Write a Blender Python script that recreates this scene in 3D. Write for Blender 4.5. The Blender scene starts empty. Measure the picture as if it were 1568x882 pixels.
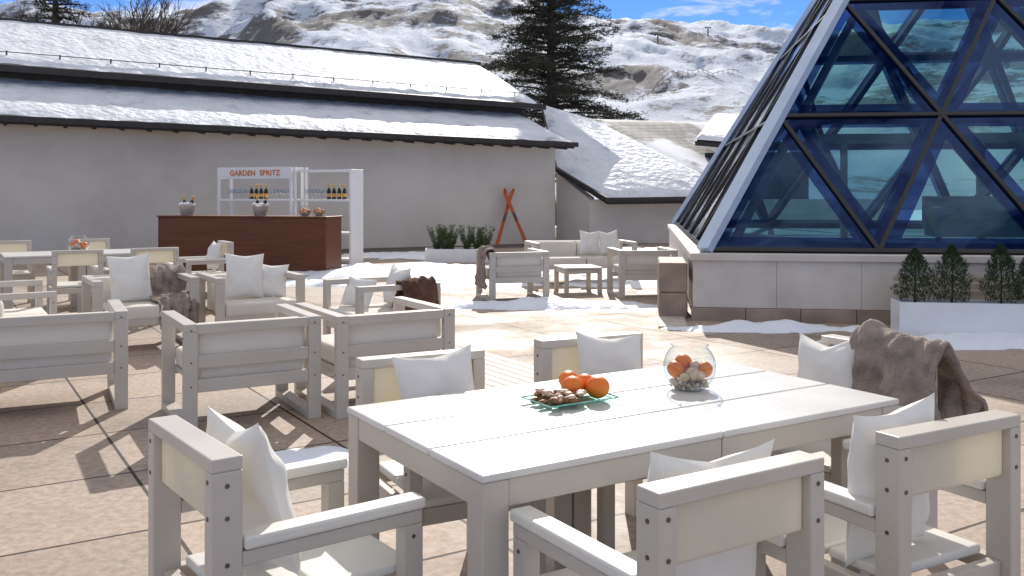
import bpy, math, random
from mathutils import Vector, Matrix, noise, Euler
random.seed(7)
R=math.radians
scene=bpy.context.scene
coll=scene.collection

# ------------------------------------------------------------------ materials
def new_mat(name):
    m=bpy.data.materials.new(name); m.use_nodes=True
    nt=m.node_tree; b=nt.nodes['Principled BSDF']
    return m,nt,b
def N(nt,t,**kw):
    n=nt.nodes.new(t)
    for k,v in kw.items(): setattr(n,k,v)
    return n
def ramp(nt,stops):
    r=N(nt,'ShaderNodeValToRGB'); e=r.color_ramp.elements
    while len(e)<len(stops): e.new(0.5)
    for i,(p,c) in enumerate(stops):
        e[i].position=p; e[i].color=(c[0],c[1],c[2],1) if len(c)==3 else c
    return r
def simple(name,c1,c2=None,scale=4,rough=.5,bump=0,bscale=60,metal=0,detail=5,bdist=.01,spec=None):
    m,nt,b=new_mat(name)
    c2=c2 or tuple(x*.85 for x in c1)
    tc=N(nt,'ShaderNodeTexCoord')
    nz=N(nt,'ShaderNodeTexNoise'); nz.inputs['Scale'].default_value=scale; nz.inputs['Detail'].default_value=detail
    nt.links.new(tc.outputs['Object'],nz.inputs['Vector'])
    r=ramp(nt,[(.3,c2),(.7,c1)])
    nt.links.new(nz.outputs['Fac'],r.inputs['Fac']); nt.links.new(r.outputs['Color'],b.inputs['Base Color'])
    b.inputs['Roughness'].default_value=rough; b.inputs['Metallic'].default_value=metal
    if spec is not None: b.inputs['Specular IOR Level'].default_value=spec
    if bump:
        n2=N(nt,'ShaderNodeTexNoise'); n2.inputs['Scale'].default_value=bscale; n2.inputs['Detail'].default_value=6
        nt.links.new(tc.outputs['Object'],n2.inputs['Vector'])
        bp=N(nt,'ShaderNodeBump'); bp.inputs['Strength'].default_value=bump; bp.inputs['Distance'].default_value=bdist
        nt.links.new(n2.outputs['Fac'],bp.inputs['Height']); nt.links.new(bp.outputs['Normal'],b.inputs['Normal'])
    return m
def translucent_mat(name,c,t=.35,rough=.7,bump=.2,bscale=90,tc_col=None):
    m=simple(name,c,tuple(x*.95 for x in c),3,rough,bump,bscale)
    nt=m.node_tree; b=nt.nodes['Principled BSDF']; out=nt.nodes['Material Output']
    tr=N(nt,'ShaderNodeBsdfTranslucent'); tr.inputs['Color'].default_value=(*(tc_col or c),1)
    mx=N(nt,'ShaderNodeMixShader'); mx.inputs[0].default_value=t
    nt.links.new(b.outputs[0],mx.inputs[1]); nt.links.new(tr.outputs[0],mx.inputs[2]); nt.links.new(mx.outputs[0],out.inputs['Surface'])
    return m

M_frame=simple('painted_aluminium',(.60,.55,.485),(.52,.475,.415),2.5,.38,.06,120)
M_top=simple('white_table_top',(.77,.75,.715),(.62,.605,.575),2.6,.30,.12,25,detail=10)
M_pad=translucent_mat('arm_pad',(.84,.82,.76),.14,.42,.05)
M_sling=translucent_mat('cream_sling',(.84,.80,.71),.36,.6,.15,200,(.95,.88,.66))
M_cush=translucent_mat('cushion_fabric',(.83,.79,.72),.16,.85,.25,160)
M_pillow=translucent_mat('pillow_fabric',(.88,.86,.82),.16,.9,.12,260)
M_bolt=simple('bolt_steel',(.16,.14,.12),None,5,.4,metal=.8)
M_snow=simple('snow',(.88,.90,.95),(.76,.81,.90),2.0,.6,.6,9,bdist=.04)
M_shelf=simple('white_lacquer',(.87,.86,.84),(.80,.79,.77),2,.35)
M_dark=simple('dark_gutter',(.040,.032,.027),(.022,.018,.016),6,.6,.3,40)
M_leaf=simple('juniper_leaf',(.05,.09,.03),(.02,.04,.015),9,.7)
M_rosem=simple('rosemary_leaf',(.11,.15,.05),(.05,.08,.03),9,.7)
M_cedar=simple('cedar_needles',(.05,.046,.025),(.014,.017,.010),1.2,.8)
M_bark=simple('bark',(.10,.07,.05),(.04,.03,.02),6,.9,.6,30)
M_orange=simple('orange_peel',(.90,.24,.02),(.80,.16,.01),8,.4,.35,180,bdist=.002)
M_throw=simple('taupe_throw',(.42,.34,.29),(.22,.175,.15),14,.95,1.0,110,bdist=.012)
M_throwb=simple('brown_throw',(.17,.09,.05),(.09,.045,.028),14,.95,1.0,110,bdist=.012)
M_soil=simple('soil',(.06,.045,.03),None,20,.95,.8,40)

def add_fresnel(nt,scale,base,pw=4.0):
    lw=N(nt,'ShaderNodeLayerWeight'); lw.inputs['Blend'].default_value=.5
    p=N(nt,'ShaderNodeMath',operation='POWER'); p.inputs[1].default_value=pw; nt.links.new(lw.outputs['Facing'],p.inputs[0])
    a=N(nt,'ShaderNodeMath',operation='MULTIPLY_ADD'); a.inputs[1].default_value=scale; a.inputs[2].default_value=base
    nt.links.new(p.outputs[0],a.inputs[0]); return a.outputs[0]
def thin_glass(name,tint,scale=.7,rough=.0,base=.04,pw=4.0):
    m,nt,b=new_mat(name); nt.nodes.remove(b); out=nt.nodes['Material Output']
    t=N(nt,'ShaderNodeBsdfTransparent'); t.inputs['Color'].default_value=(*tint,1)
    g=N(nt,'ShaderNodeBsdfGlossy'); g.inputs['Roughness'].default_value=rough
    mx=N(nt,'ShaderNodeMixShader')
    nt.links.new(add_fresnel(nt,scale,base,pw),mx.inputs[0]); nt.links.new(t.outputs[0],mx.inputs[1]); nt.links.new(g.outputs[0],mx.inputs[2])
    nt.links.new(mx.outputs[0],out.inputs['Surface'])
    return m
M_glass=thin_glass('clear_glass',(.88,.92,.92),.8,0,.07,3.0)
M_tealglass=thin_glass('green_glass',(.55,.85,.75),.8,0,.06)

def tiles_mat():
    m,nt,b=new_mat('terrace_tiles')
    tc=N(nt,'ShaderNodeTexCoord'); mp=N(nt,'ShaderNodeMapping'); mp.inputs['Rotation'].default_value=(0,0,R(-31.8)); mp.inputs['Location'].default_value=(.25,.38,0)
    nt.links.new(tc.outputs['Object'],mp.inputs['Vector'])
    br=N(nt,'ShaderNodeTexBrick'); br.offset=0; br.inputs['Scale'].default_value=1
    br.inputs['Brick Width'].default_value=1.15; br.inputs['Row Height'].default_value=.95; br.inputs['Mortar Size'].default_value=.010; br.inputs['Mortar Smooth'].default_value=.15
    br.inputs['Color1'].default_value=(.47,.375,.30,1); br.inputs['Color2'].default_value=(.365,.30,.245,1); br.inputs['Mortar'].default_value=(.05,.038,.03,1)
    nt.links.new(mp.outputs[0],br.inputs['Vector'])
    n1=N(nt,'ShaderNodeTexNoise'); n1.inputs['Scale'].default_value=.9; n1.inputs['Detail'].default_value=10; n1.inputs['Roughness'].default_value=.68
    nt.links.new(tc.outputs['Object'],n1.inputs['Vector'])
    r1=ramp(nt,[(.3,(.60,.60,.62)),(.5,(1,1,1)),(.72,(1.16,1.12,1.07))]); nt.links.new(n1.outputs['Fac'],r1.inputs['Fac'])
    n3=N(nt,'ShaderNodeTexNoise'); n3.inputs['Scale'].default_value=22; n3.inputs['Detail'].default_value=9; n3.inputs['Roughness'].default_value=.7
    nt.links.new(tc.outputs['Object'],n3.inputs['Vector'])
    r3=ramp(nt,[(.34,(.70,.68,.66)),(.6,(1.06,1.06,1.06))]); nt.links.new(n3.outputs['Fac'],r3.inputs['Fac'])
    x1=N(nt,'ShaderNodeMix',data_type='RGBA',blend_type='MULTIPLY'); x1.inputs[0].default_value=1
    nt.links.new(br.outputs['Color'],x1.inputs[6]); nt.links.new(r1.outputs['Color'],x1.inputs[7])
    x2=N(nt,'ShaderNodeMix',data_type='RGBA',blend_type='MULTIPLY'); x2.inputs[0].default_value=1
    nt.links.new(x1.outputs[2],x2.inputs[6]); nt.links.new(r3.outputs['Color'],x2.inputs[7])
    nt.links.new(x2.outputs[2],b.inputs['Base Color'])
    rr=ramp(nt,[(.3,(.45,.45,.45)),(.6,(.8,.8,.8))]); nt.links.new(n1.outputs['Fac'],rr.inputs['Fac']); nt.links.new(rr.outputs['Color'],b.inputs['Roughness'])
    b.inputs['Specular IOR Level'].default_value=.35
    ad=N(nt,'ShaderNodeMath',operation='MULTIPLY_ADD'); ad.inputs[1].default_value=-1.5
    nt.links.new(br.outputs['Fac'],ad.inputs[0]); nt.links.new(n3.outputs['Fac'],ad.inputs[2])
    bp=N(nt,'ShaderNodeBump'); bp.inputs['Strength'].default_value=.45; bp.inputs['Distance'].default_value=.006
    nt.links.new(ad.outputs[0],bp.inputs['Height']); nt.links.new(bp.outputs['Normal'],b.inputs['Normal'])
    return m
M_tiles=tiles_mat()

def wood_mat():
    m,nt,b=new_mat('mahogany')
    tc=N(nt,'ShaderNodeTexCoord'); mp=N(nt,'ShaderNodeMapping'); mp.inputs['Scale'].default_value=(.6,8,8)
    nt.links.new(tc.outputs['Object'],mp.inputs['Vector'])
    n=N(nt,'ShaderNodeTexNoise'); n.inputs['Scale'].default_value=3; n.inputs['Detail'].default_value=8; n.inputs['Distortion'].default_value=.6
    nt.links.new(mp.outputs[0],n.inputs['Vector'])
    r=ramp(nt,[(.3,(.12,.038,.016)),(.7,(.165,.056,.026))]); nt.links.new(n.outputs['Fac'],r.inputs['Fac']); nt.links.new(r.outputs['Color'],b.inputs['Base Color'])
    b.inputs['Roughness'].default_value=.4; b.inputs['Specular IOR Level'].default_value=.25
    return m
M_wood=wood_mat()

def stucco_mat():
    m,nt,b=new_mat('stucco_wall')
    tc=N(nt,'ShaderNodeTexCoord')
    n=N(nt,'ShaderNodeTexNoise'); n.inputs['Scale'].default_value=.5; n.inputs['Detail'].default_value=9; n.inputs['Roughness'].default_value=.62
    nt.links.new(tc.outputs['Object'],n.inputs['Vector'])
    r=ramp(nt,[(.3,(.66,.58,.495)),(.5,(.74,.66,.57)),(.72,(.79,.715,.63))]); nt.links.new(n.outputs['Fac'],r.inputs['Fac'])
    nt.links.new(r.outputs['Color'],b.inputs['Base Color'])
    b.inputs['Roughness'].default_value=.9
    n3=N(nt,'ShaderNodeTexNoise'); n3.inputs['Scale'].default_value=35; n3.inputs['Detail'].default_value=5; nt.links.new(tc.outputs['Object'],n3.inputs['Vector'])
    bp=N(nt,'ShaderNodeBump'); bp.inputs['Strength'].default_value=.4; bp.inputs['Distance'].default_value=.015
    nt.links.new(n3.outputs['Fac'],bp.inputs['Height']); nt.links.new(bp.outputs['Normal'],b.inputs['Normal'])
    return m
M_stucco=stucco_mat()

def roofsnow_mat():
    m,nt,b=new_mat('roof_snow')
    tc=N(nt,'ShaderNodeTexCoord')
    n=N(nt,'ShaderNodeTexNoise'); n.inputs['Scale'].default_value=1.1; n.inputs['Detail'].default_value=14; n.inputs['Roughness'].default_value=.75
    nt.links.new(tc.outputs['Object'],n.inputs['Vector'])
    r=ramp(nt,[(.34,(.36,.36,.37)),(.43,(.68,.71,.76)),(.62,(.82,.84,.88))]); nt.links.new(n.outputs['Fac'],r.inputs['Fac']); nt.links.new(r.outputs['Color'],b.inputs['Base Color'])
    n2=N(nt,'ShaderNodeTexNoise'); n2.inputs['Scale'].default_value=4.5; n2.inputs['Detail'].default_value=9; nt.links.new(tc.outputs['Object'],n2.inputs['Vector'])
    bp=N(nt,'ShaderNodeBump'); bp.inputs['Strength'].default_value=.8; bp.inputs['Distance'].default_value=.10
    nt.links.new(n2.outputs['Fac'],bp.inputs['Height']); nt.links.new(bp.outputs['Normal'],b.inputs['Normal'])
    b.inputs['Roughness'].default_value=.6
    return m
M_roofsnow=roofsnow_mat()

def shingle_mat():
    m,nt,b=new_mat('slate_shingles')
    tc=N(nt,'ShaderNodeTexCoord')
    br=N(nt,'ShaderNodeTexBrick'); br.inputs['Scale'].default_value=1; br.inputs['Brick Width'].default_value=.40; br.inputs['Row Height'].default_value=.26; br.inputs['Mortar Size'].default_value=.02
    br.inputs['Color1'].default_value=(.24,.23,.215,1); br.inputs['Color2'].default_value=(.36,.345,.32,1); br.inputs['Mortar'].default_value=(.10,.095,.09,1)
    mp=N(nt,'ShaderNodeMapping'); mp.inputs['Rotation'].default_value=(0,0,R(-35)); nt.links.new(tc.outputs['Object'],mp.inputs['Vector'])
    nt.links.new(mp.outputs[0],br.inputs['Vector'])
    n=N(nt,'ShaderNodeTexNoise'); n.inputs['Scale'].default_value=.42; n.inputs['Detail'].default_value=10; nt.links.new(tc.outputs['Object'],n.inputs['Vector'])
    r=ramp(nt,[(.49,(0,0,0)),(.54,(1,1,1))]); nt.links.new(n.outputs['Fac'],r.inputs['Fac'])
    x=N(nt,'ShaderNodeMix',data_type='RGBA'); nt.links.new(r.outputs['Color'],x.inputs[0]); nt.links.new(br.outputs['Color'],x.inputs[6]); x.inputs[7].default_value=(.80,.82,.87,1)
    nt.links.new(x.outputs[2],b.inputs['Base Color']); b.inputs['Roughness'].default_value=.7
    return m
M_shingle=shingle_mat()

def panel_mat():
    m,nt,b=new_mat('limestone_panels')
    tc=N(nt,'ShaderNodeTexCoord')
    n=N(nt,'ShaderNodeTexNoise'); n.inputs['Scale'].default_value=2.2; n.inputs['Detail'].default_value=9; nt.links.new(tc.outputs['Object'],n.inputs['Vector'])
    r=ramp(nt,[(.3,(.58,.515,.445)),(.7,(.71,.645,.57))]); nt.links.new(n.outputs['Fac'],r.inputs['Fac']); nt.links.new(r.outputs['Color'],b.inputs['Base Color'])
    b.inputs['Roughness'].default_value=.6
    return m
M_panel=panel_mat()
M_stone=simple('brown_stone',(.42,.32,.24),(.26,.195,.15),3,.7,.5,20,detail=9)

# ------------------------------------------------------------------ mesh helpers
def mesh_obj(name,verts,faces,mat,parent=None,smooth=False,M=None):
    me=bpy.data.meshes.new(name); me.from_pydata([tuple(v) for v in verts],[],faces); me.update()
    if isinstance(mat,(list,tuple)):
        for mm in mat: me.materials.append(mm)
    else: me.materials.append(mat)
    if smooth:
        for p in me.polygons: p.use_smooth=True
    o=bpy.data.objects.new(name,me); coll.objects.link(o)
    if parent: o.parent=parent
    if M is not None: o.matrix_world=M
    return o
BF=[(0,3,2,1),(4,5,6,7),(0,1,5,4),(1,2,6,5),(2,3,7,6),(3,0,4,7)]
def boxes(name,lst,mat,parent=None,bevel=.004,seg=2,smooth=False):
    vs=[];fs=[]
    for (a,b,c,d,e,f) in lst:
        o=len(vs)
        vs+=[(a,c,e),(b,c,e),(b,d,e),(a,d,e),(a,c,f),(b,c,f),(b,d,f),(a,d,f)]
        fs+=[tuple(i+o for i in q) for q in BF]
    ob=mesh_obj(name,vs,fs,mat,parent,smooth)
    if bevel:
        m=ob.modifiers.new('b','BEVEL'); m.width=bevel; m.segments=seg; m.limit_method='ANGLE'
    return ob
def beam(p,q,w,h,vs,fs,up=Vector((0,0,1))):
    p=Vector(p);q=Vector(q); d=(q-p).normalized(); s=d.cross(up)
    if s.length<1e-4: s=Vector((1,0,0))
    s.normalize(); u=s.cross(d).normalized(); o=len(vs)
    for c in (p,q):
        for a,b in ((-1,-1),(1,-1),(1,1),(-1,1)): vs.append(c+s*a*w/2+u*b*h/2)
    fs+=[tuple(i+o for i in f) for f in [(0,3,2,1),(4,5,6,7),(0,1,5,4),(1,2,6,5),(2,3,7,6),(3,0,4,7)]]
def tube(path,radii,vs,fs,n=8):
    o=len(vs); k=len(path)
    for i,p in enumerate(path):
        p=Vector(p); d=(Vector(path[min(i+1,k-1)])-Vector(path[max(i-1,0)])).normalized()
        s=d.cross(Vector((0,0,1)));  s=s.normalized() if s.length>1e-3 else Vector((1,0,0)); u=s.cross(d)
        for j in range(n):
            a=2*math.pi*j/n; vs.append(p+(s*math.cos(a)+u*math.sin(a))*radii[i])
    for i in range(k-1):
        for j in range(n): fs.append((o+i*n+j,o+i*n+(j+1)%n,o+(i+1)*n+(j+1)%n,o+(i+1)*n+j))
def lathe(prof,vs,fs,n=28,c=(0,0,0)):
    o=len(vs)
    for r,z in prof:
        for j in range(n):
            a=2*math.pi*j/n; vs.append((c[0]+r*math.cos(a),c[1]+r*math.sin(a),c[2]+z))
    for i in range(len(prof)-1):
        for j in range(n): fs.append((o+i*n+j,o+i*n+(j+1)%n,o+(i+1)*n+(j+1)%n,o+(i+1)*n+j))
def empty(name,x,y,ang,z=0):
    e=bpy.data.objects.new(name,None); coll.objects.link(e); e.location=(x,y,z); e.rotation_euler=(0,0,R(ang)); e.empty_display_size=.1
    return e
def TM(x,y,ang,z=0): return Matrix.Translation((x,y,z))@Matrix.Rotation(R(ang),4,'Z')

# ------------------------------------------------------------------ furniture
def bolts(lst,parent):
    vs=[];fs=[]
    for (x,y,z,ax) in lst:
        o=len(vs);r=.006
        for s in (-.002,.002):
            for j in range(8):
                a=j*math.pi/4; c,d=r*math.cos(a),r*math.sin(a)
                vs.append((x+s,y+c,z+d) if ax=='x' else (x+c,y+s,z+d))
        for j in range(8): fs.append((o+j,o+(j+1)%8,o+8+(j+1)%8,o+8+j))
        fs.append(tuple(o+j for j in range(8))); fs.append(tuple(o+8+j for j in range(8)))
    mesh_obj('bolts',vs,fs,M_bolt,parent)

def lounge(x,y,ang,W=.88,D=.8,name='outdoor_armchair',H=.68,seats=1):
    e=empty(name,x,y,ang); w=W/2;d=D/2;t=.085;k=.05
    L=[]
    for s in (-1,1):
        a,b=(w-t,w) if s>0 else (-w,-w+t)
        L+= [(a,b,-d,d,H-k,H)]
        L+= [(a,b,-d,-d+k,0,H-k-.0),(a,b,d-k,d,0,H-k)]
        L+= [(a,b,-d+k,d-k,0.001,k)]
    i=w-t
    L+=[(-i,i,d-k+.004,d-.004,H-.065,H-.004),(-i,i,d-k+.004,d-.006,.40,.48),(-i,i,d-k+.004,d-.006,.25,.33)]
    L+=[(-i,i,-d+.01,-d+.05,.245,.31)]
    boxes('frame',L,M_frame,e,.004)
    boxes('seat_deck',[(-i+.002,i-.002,-d+.052,d-k,.27,.295)],M_frame,e,.003)
    n=seats; cw=(2*i)/n
    C=[];B=[]
    for j in range(n):
        x0=-i+j*cw+.006;x1=x0+cw-.012
        C.append((x0,x1,-d+.0,d-.20,.298,.43)); B.append((x0,x1,d-.20+.005,d-k-.004,.30,.665))
    boxes('seat_cushion',C,M_cush,e,.03,4,True); boxes('back_cushion',B,M_cush,e,.03,4,True)
    bl=[]
    for s in (-1,1):
        for z in (H-.04,.44,.29): bl.append((s*(w-.045),d,z,'y'))
        bl+=[(s*w,-d+.028,H-.09,'x'),(s*w,d-.028,H-.09,'x'),(s*w,d-.028,.29,'x')]
    bolts(bl,e)
    return TM(x,y,ang)

def dchair(x,y,ang,name='dining_armchair'):
    e=empty(name,x,y,ang); w=.265;d=.30; pw=.05
    L=[]
    for s in (-1,1):
        a,b=(w-pw,w) if s>0 else (-w,-w+pw)
        L+=[(a,b,d-.08,d,0,.85-.035)]
        L+=[(a,b,-d,-d+.06,0,.572)]
        L+=[(a,b,-d,d-.08,.572,.61)]
        L+=[(a+.006,b-.006,-d+.06,d-.08,.37,.42)]
    L+=[(-w,w,d-.08,d,.815,.85)]
    i=w-pw
    L+=[(-i,i,d-.07,d-.03,.36,.42),(-i,i,-d+.01,-d+.05,.36,.42)]
    boxes('frame',L,M_frame,e,.004)
    P=[]
    for s in (-1,1):
        a,b=(w-.062,w+.008) if s>0 else (-w-.008,-w+.062)
        P.append((a,b,-d-.008,d-.083,.612,.645))
    boxes('arm_pads',P,M_pad,e,.009,3)
    boxes('seat',[(-i+.004,i-.004,-d+.0,-.005,.423,.452),(-i+.004,i-.004,.005,d-.088,.423,.452)],M_pad,e,.01,3)
    boxes('backrest',[(-i+.002,i-.002,d-.070,d-.022,.672,.8145)],M_sling,e,.010,3)
    bl=[]
    for s in (-1,1):
        bl+=[(s*(w-.025),d,.79,'y'),(s*(w-.025),d,.70,'y'),(s*w,d-.04,.78,'x'),(s*w,d-.04,.70,'x'),(s*w,d-.04,.585,'x'),(s*w,-d+.03,.54,'x'),(s*w,d-.04,.39,'x')]
    bolts(bl,e)
    return TM(x,y,ang)

def table(x,y,ang,L=1.78,W=.96,H=.74,name='dining_table'):
    e=empty(name,x,y,ang); l=L/2;w=W/2
    T=[]; pw=W/3
    for j in range(3):
        y0=-w+j*pw+(0 if j==0 else .004); y1=-w+(j+1)*pw-(0 if j==2 else .004)
        T.append((-l,-.0015,y0,y1,H-.022,H)); T.append((.0015,l,y0,y1,H-.022,H))
    boxes('top_planks',T,M_top,e,.006,3)
    F=[];t=.085; z1=H-.023; z0=H-.10
    for sx in (-1,1):
        for sy in (-1,1):
            a,b=(l-t-.004,l-.004) if sx>0 else (-l+.004,-l+t+.004); c,d=(w-t-.004,w-.004) if sy>0 else (-w+.004,-w+t+.004)
            F.append((a,b,c,d,0,z1))
    for sy in (-1,1):
        c,d=(w-.05,w-.008) if sy>0 else (-w+.008,-w+.05)
        F.append((-l+t+.005,-.002,c,d,z0,z1)); F.append((.002,l-t-.005,c,d,z0,z1))
        c,d=(w-t-.055,w-.055) if sy>0 else (-w+.055,-w+t+.055)
        F.append((-.09,-.005,c,d,0,z1-.001)); F.append((.005,.09,c,d,0,z1-.001))
    for sx in (-1,1):
        a,b=(l-.05,l-.008) if sx>0 else (-l+.008,-l+.05)
        F.append((a,b,-w+t+.005,w-t-.005,z0,z1))
    boxes('frame',F,M_frame,e,.004)
    return TM(x,y,ang)

def pillow(M,lx,ly,lz,w=.42,h=.42,t=.14,tilt=-15,yaw=0,roll=0,mat=None,name='throw_pillow'):
    n=30; vs=[];fs=[]; sd=Vector((random.random()*50,random.random()*50,0)); dent=random.uniform(.01,.05)
    for side in (1,-1):
        for i in range(n+1):
            for j in range(n+1):
                p=-1+2*i/n;q=-1+2*j/n
                X=w/2*p*(1-.09*(1-q*q)*abs(p)); Z=h/2*q*(1-.09*(1-p*p)*abs(q))
                th=t/2*(max(0,(1-abs(p)**2.6)*(1-abs(q)**2.6)))**.55
                nn=noise.fractal(Vector((p*1.3,q*1.3,side*3))+sd,1,2,2)
                cr=math.sin(math.atan2(q,p)*8+sd.x+1.5*nn)*.004*min(1,(p*p+q*q))
                edge=min(1,(1-max(abs(p),abs(q)))*6)
                Y=side*(th+edge*(nn*.022+cr))
                if q>0: Z-=dent*(1-abs(p))*q
                vs.append((X,Y,Z))
        o=(0 if side==1 else (n+1)**2)
        for i in range(n):
            for j in range(n):
                a=o+i*(n+1)+j; f=(a,a+1,a+n+2,a+n+1)
                fs.append(f if side<0 else f[::-1])
    L=Matrix.Translation((lx,ly,lz))@Matrix.Rotation(R(yaw),4,'Z')@Matrix.Rotation(R(tilt),4,'X')@Matrix.Rotation(R(roll),4,'Y')
    return mesh_obj(name,vs,fs,mat or M_pillow,None,True,M@L)

def throw(M,path,x0,x1,mat=None,amp=.018,name='throw_blanket',flare=.0,rot=0):
    pts=[Vector((0,p[0],p[1])) for p in path]
    seg=[(pts[i+1]-pts[i]).length for i in range(len(pts)-1)]; tot=sum(seg); NS=60; NX=44
    res=[]
    for k in range(NS+1):
        s=tot*k/NS; i=0
        while i<len(seg)-1 and s>seg[i]: s-=seg[i]; i+=1
        res.append(pts[i].lerp(pts[i+1],min(1,s/seg[i])))
    for _ in range(4):
        res=[res[0]]+[(res[i-1]+res[i]*2+res[i+1])/4 for i in range(1,NS)]+[res[-1]]
    vs=[];fs=[]; off=random.random()*40
    for k,p in enumerate(res):
        t=res[min(k+1,NS)]-res[max(k-1,0)]; nrm=Vector((0,-t.z,t.y)).normalized()
        hang=abs(k/NS-.5)*2
        for j in range(NX+1):
            u=j/NX; x=x0+(x1-x0)*u + (u-.5)*flare*hang
            f=math.sin(u*11+off+math.sin(hang*2.6+off)*2.2+3*noise.noise(Vector((u*2,k*.05,off))))*amp*(.35+hang)
            nn=noise.fractal(Vector((u*3,k*.07,off)),1,2,4)*amp*1.8
            q=p+nrm*(abs(f)+nn+.012)
            x+=noise.noise(Vector((k*.09,off,u*2)))*.04
            vs.append((x,q.y,q.z+ (noise.noise(Vector((u*3,off,5)))*.05*hang if hang>.8 else 0)))
    for k in range(NS):
        for j in range(NX):
            a=k*(NX+1)+j; fs.append((a,a+1,a+NX+2,a+NX+1))
    o=mesh_obj(name,vs,fs,mat or M_throw,None,True,M@Matrix.Rotation(R(rot),4,'Z'))
    m=o.modifiers.new('s','SOLIDIFY'); m.thickness=.018
    return o

# foreground dining set
table(.421,3.37,31.9)
mL=dchair(-.65,2.65,127)
mR1=dchair(.385,2.40,211.8)
mR2=dchair(1.115,2.86,209)
mF1=dchair(-.247,3.53,27)
mF2=dchair(.465,3.99,26)
mF3=dchair(1.36,3.90,-58.2)
pillow(mL,.02,.09,.675,.38,.44,.15,-14,2,3)
pillow(mR1,-.02,.13,.665,.42,.44,.13,-8,0,-4)
pillow(mR2,.09,.13,.67,.34,.46,.13,-8,0,5)
pillow(mF1,.02,.13,.70,.34,.36,.14,-12,0,-4)
pillow(mF2,.03,.13,.71,.34,.34,.13,-12,0,5)
pillow(mF3,-.16,.14,.70,.34,.36,.14,-12,0,-6)
throw(mF3,[(.10,.47),(.14,.62),(.185,.80),(.215,.89),(.27,.90),(.33,.84),(.38,.62),(.41,.40)],-.02,.34,amp=.034,flare=.14)

def from_back_right(px,py,ang_line,W,D):
    a=Vector((math.cos(R(ang_line)),math.sin(R(ang_line)))); b=Vector((-a.y,a.x))
    c=Vector((px,py))-a*W/2+b*D/2
    return c.x,c.y,ang_line+180
x,y,a=from_back_right(-2.66,6.45,27,1.75,.8); lounge(x,y,a,1.75,.8,'outdoor_sofa',seats=2)
x,y,a=from_back_right(-1.27,6.2,30,.88,.8); lounge(x,y,a)
x,y,a=from_back_right(-.403,6.6,31,.88,.9); lounge(x,y,a,.88,.9)
mC4=lounge(-3.65,9.13,31.8,.95,.8); mC5=lounge(-2.66,9.45,31.8,.88,.8); mC6=lounge(-1.22,8.65,-58.2,.88,.8)
mS0=lounge(-4.45,8.05,121.8,1.3,.8,'outdoor_sofa',seats=2)
pillow(mC4,-.08,.06,.66,.40,.48,.15,-10,0,-3); throw(mC4,[(-.42,.22),(-.41,.43),(-.3,.46),(-.1,.47),(.12,.48),(.17,.66),(.25,.72),(.33,.72),(.41,.66),(.43,.45)],.10,.46,amp=.026)
pillow(mC5,-.05,.02,.66,.40,.46,.15,-10,0,3); pillow(mC5,.22,.05,.60,.36,.36,.15,-16,-15,6)
pillow(mC6,.10,.12,.64,.40,.38,.15,-14,0,3); pillow(mC6,-.24,-.12,.56,.34,.30,.15,-25,30,4)
throw(mC6@Matrix.Rotation(R(90),4,'Z'),[(-.47,.18),(-.47,.5),(-.46,.69),(-.40,.72),(-.34,.70),(-.30,.46)],.0,.34,M_throwb,.02)
pillow(mS0,-.35,.08,.62,.42,.42,.15,-14,8,-5)

# far left dining set
table(-5.5,11.9,31.8,1.8,.95)
dchair(-5.05,10.75,211.8); dchair(-4.35,11.2,211.8); dchair(-6.65,12.35,31.8); dchair(-5.8,12.85,31.8)
mE=dchair(-4.05,12.3,-58.2); dchair(-6.95,10.9,121.8)
pillow(mE,-.02,.12,.66,.40,.40,.14,-12)

# right lounge group
mC7=lounge(.0,13.25,196,.86,.8); mC10=lounge(1.90,13.65,187,.86,.8)
mC9=lounge(1.15,15.7,12,1.75,.8,'outdoor_sofa',seats=2)
throw(mC7@Matrix.Rotation(R(90),4,'Z'),[(-.47,.18),(-.47,.5),(-.46,.69),(-.40,.72),(-.34,.70),(-.30,.48)],-.1,.35,M_throw,.02)
pillow(mC9,.18,.05,.66,.36,.42,.15,-10,0,3); pillow(mC9,.52,.05,.66,.36,.42,.15,-10,0,-4)
e=empty('coffee_table',1.0,14.15,14)
boxes('top',[(-.3,.3,-.3,-.003,.36,.385),(-.3,.3,.003,.3,.36,.385)],M_top,e)
boxes('frame',[(a,a+.06,b,b+.06,0,.358) for a in (-.29,.23) for b in (-.29,.23)]+[(-.228,.228,b,b+.04,.29,.356) for b in (-.28,.24)]+[(b,b+.04,-.228,.228,.29,.356) for b in (-.28,.24)],M_frame,e)

# ------------------------------------------------------------------ table decoration
def orange(x,y,z,r=.04,parent=None,name='orange'):
    vs=[];fs=[]; prof=[]
    for i in range(17):
        a=-math.pi/2+math.pi*i/16; rr=r*math.cos(a)*1.02+.0001; zz=r*.95*math.sin(a)
        if i==16: zz-=r*.06
        prof.append((rr,zz))
    lathe(prof,vs,fs,24)
    o=mesh_obj(name,vs,fs,M_orange,parent,True); o.location=(x,y,z); o.rotation_euler=(random.uniform(-.6,.6),random.uniform(-.6,.6),random.random()*6)
    vs=[];fs=[]; lathe([(.0001,r*.90),(.004,r*.91),(.0035,r*.86)],vs,fs,7)
    s=mesh_obj('stem',vs,fs,M_leaf,o)
    return o
M_peb=simple('pebbles',(.70,.62,.50),(.34,.27,.20),30,.5)
M_dried=simple('dried_fruit',(.38,.17,.06),(.12,.05,.02),25,.6,.5,60)
M_shell=simple('seashell',(.78,.58,.40),(.50,.32,.20),30,.45)
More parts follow.
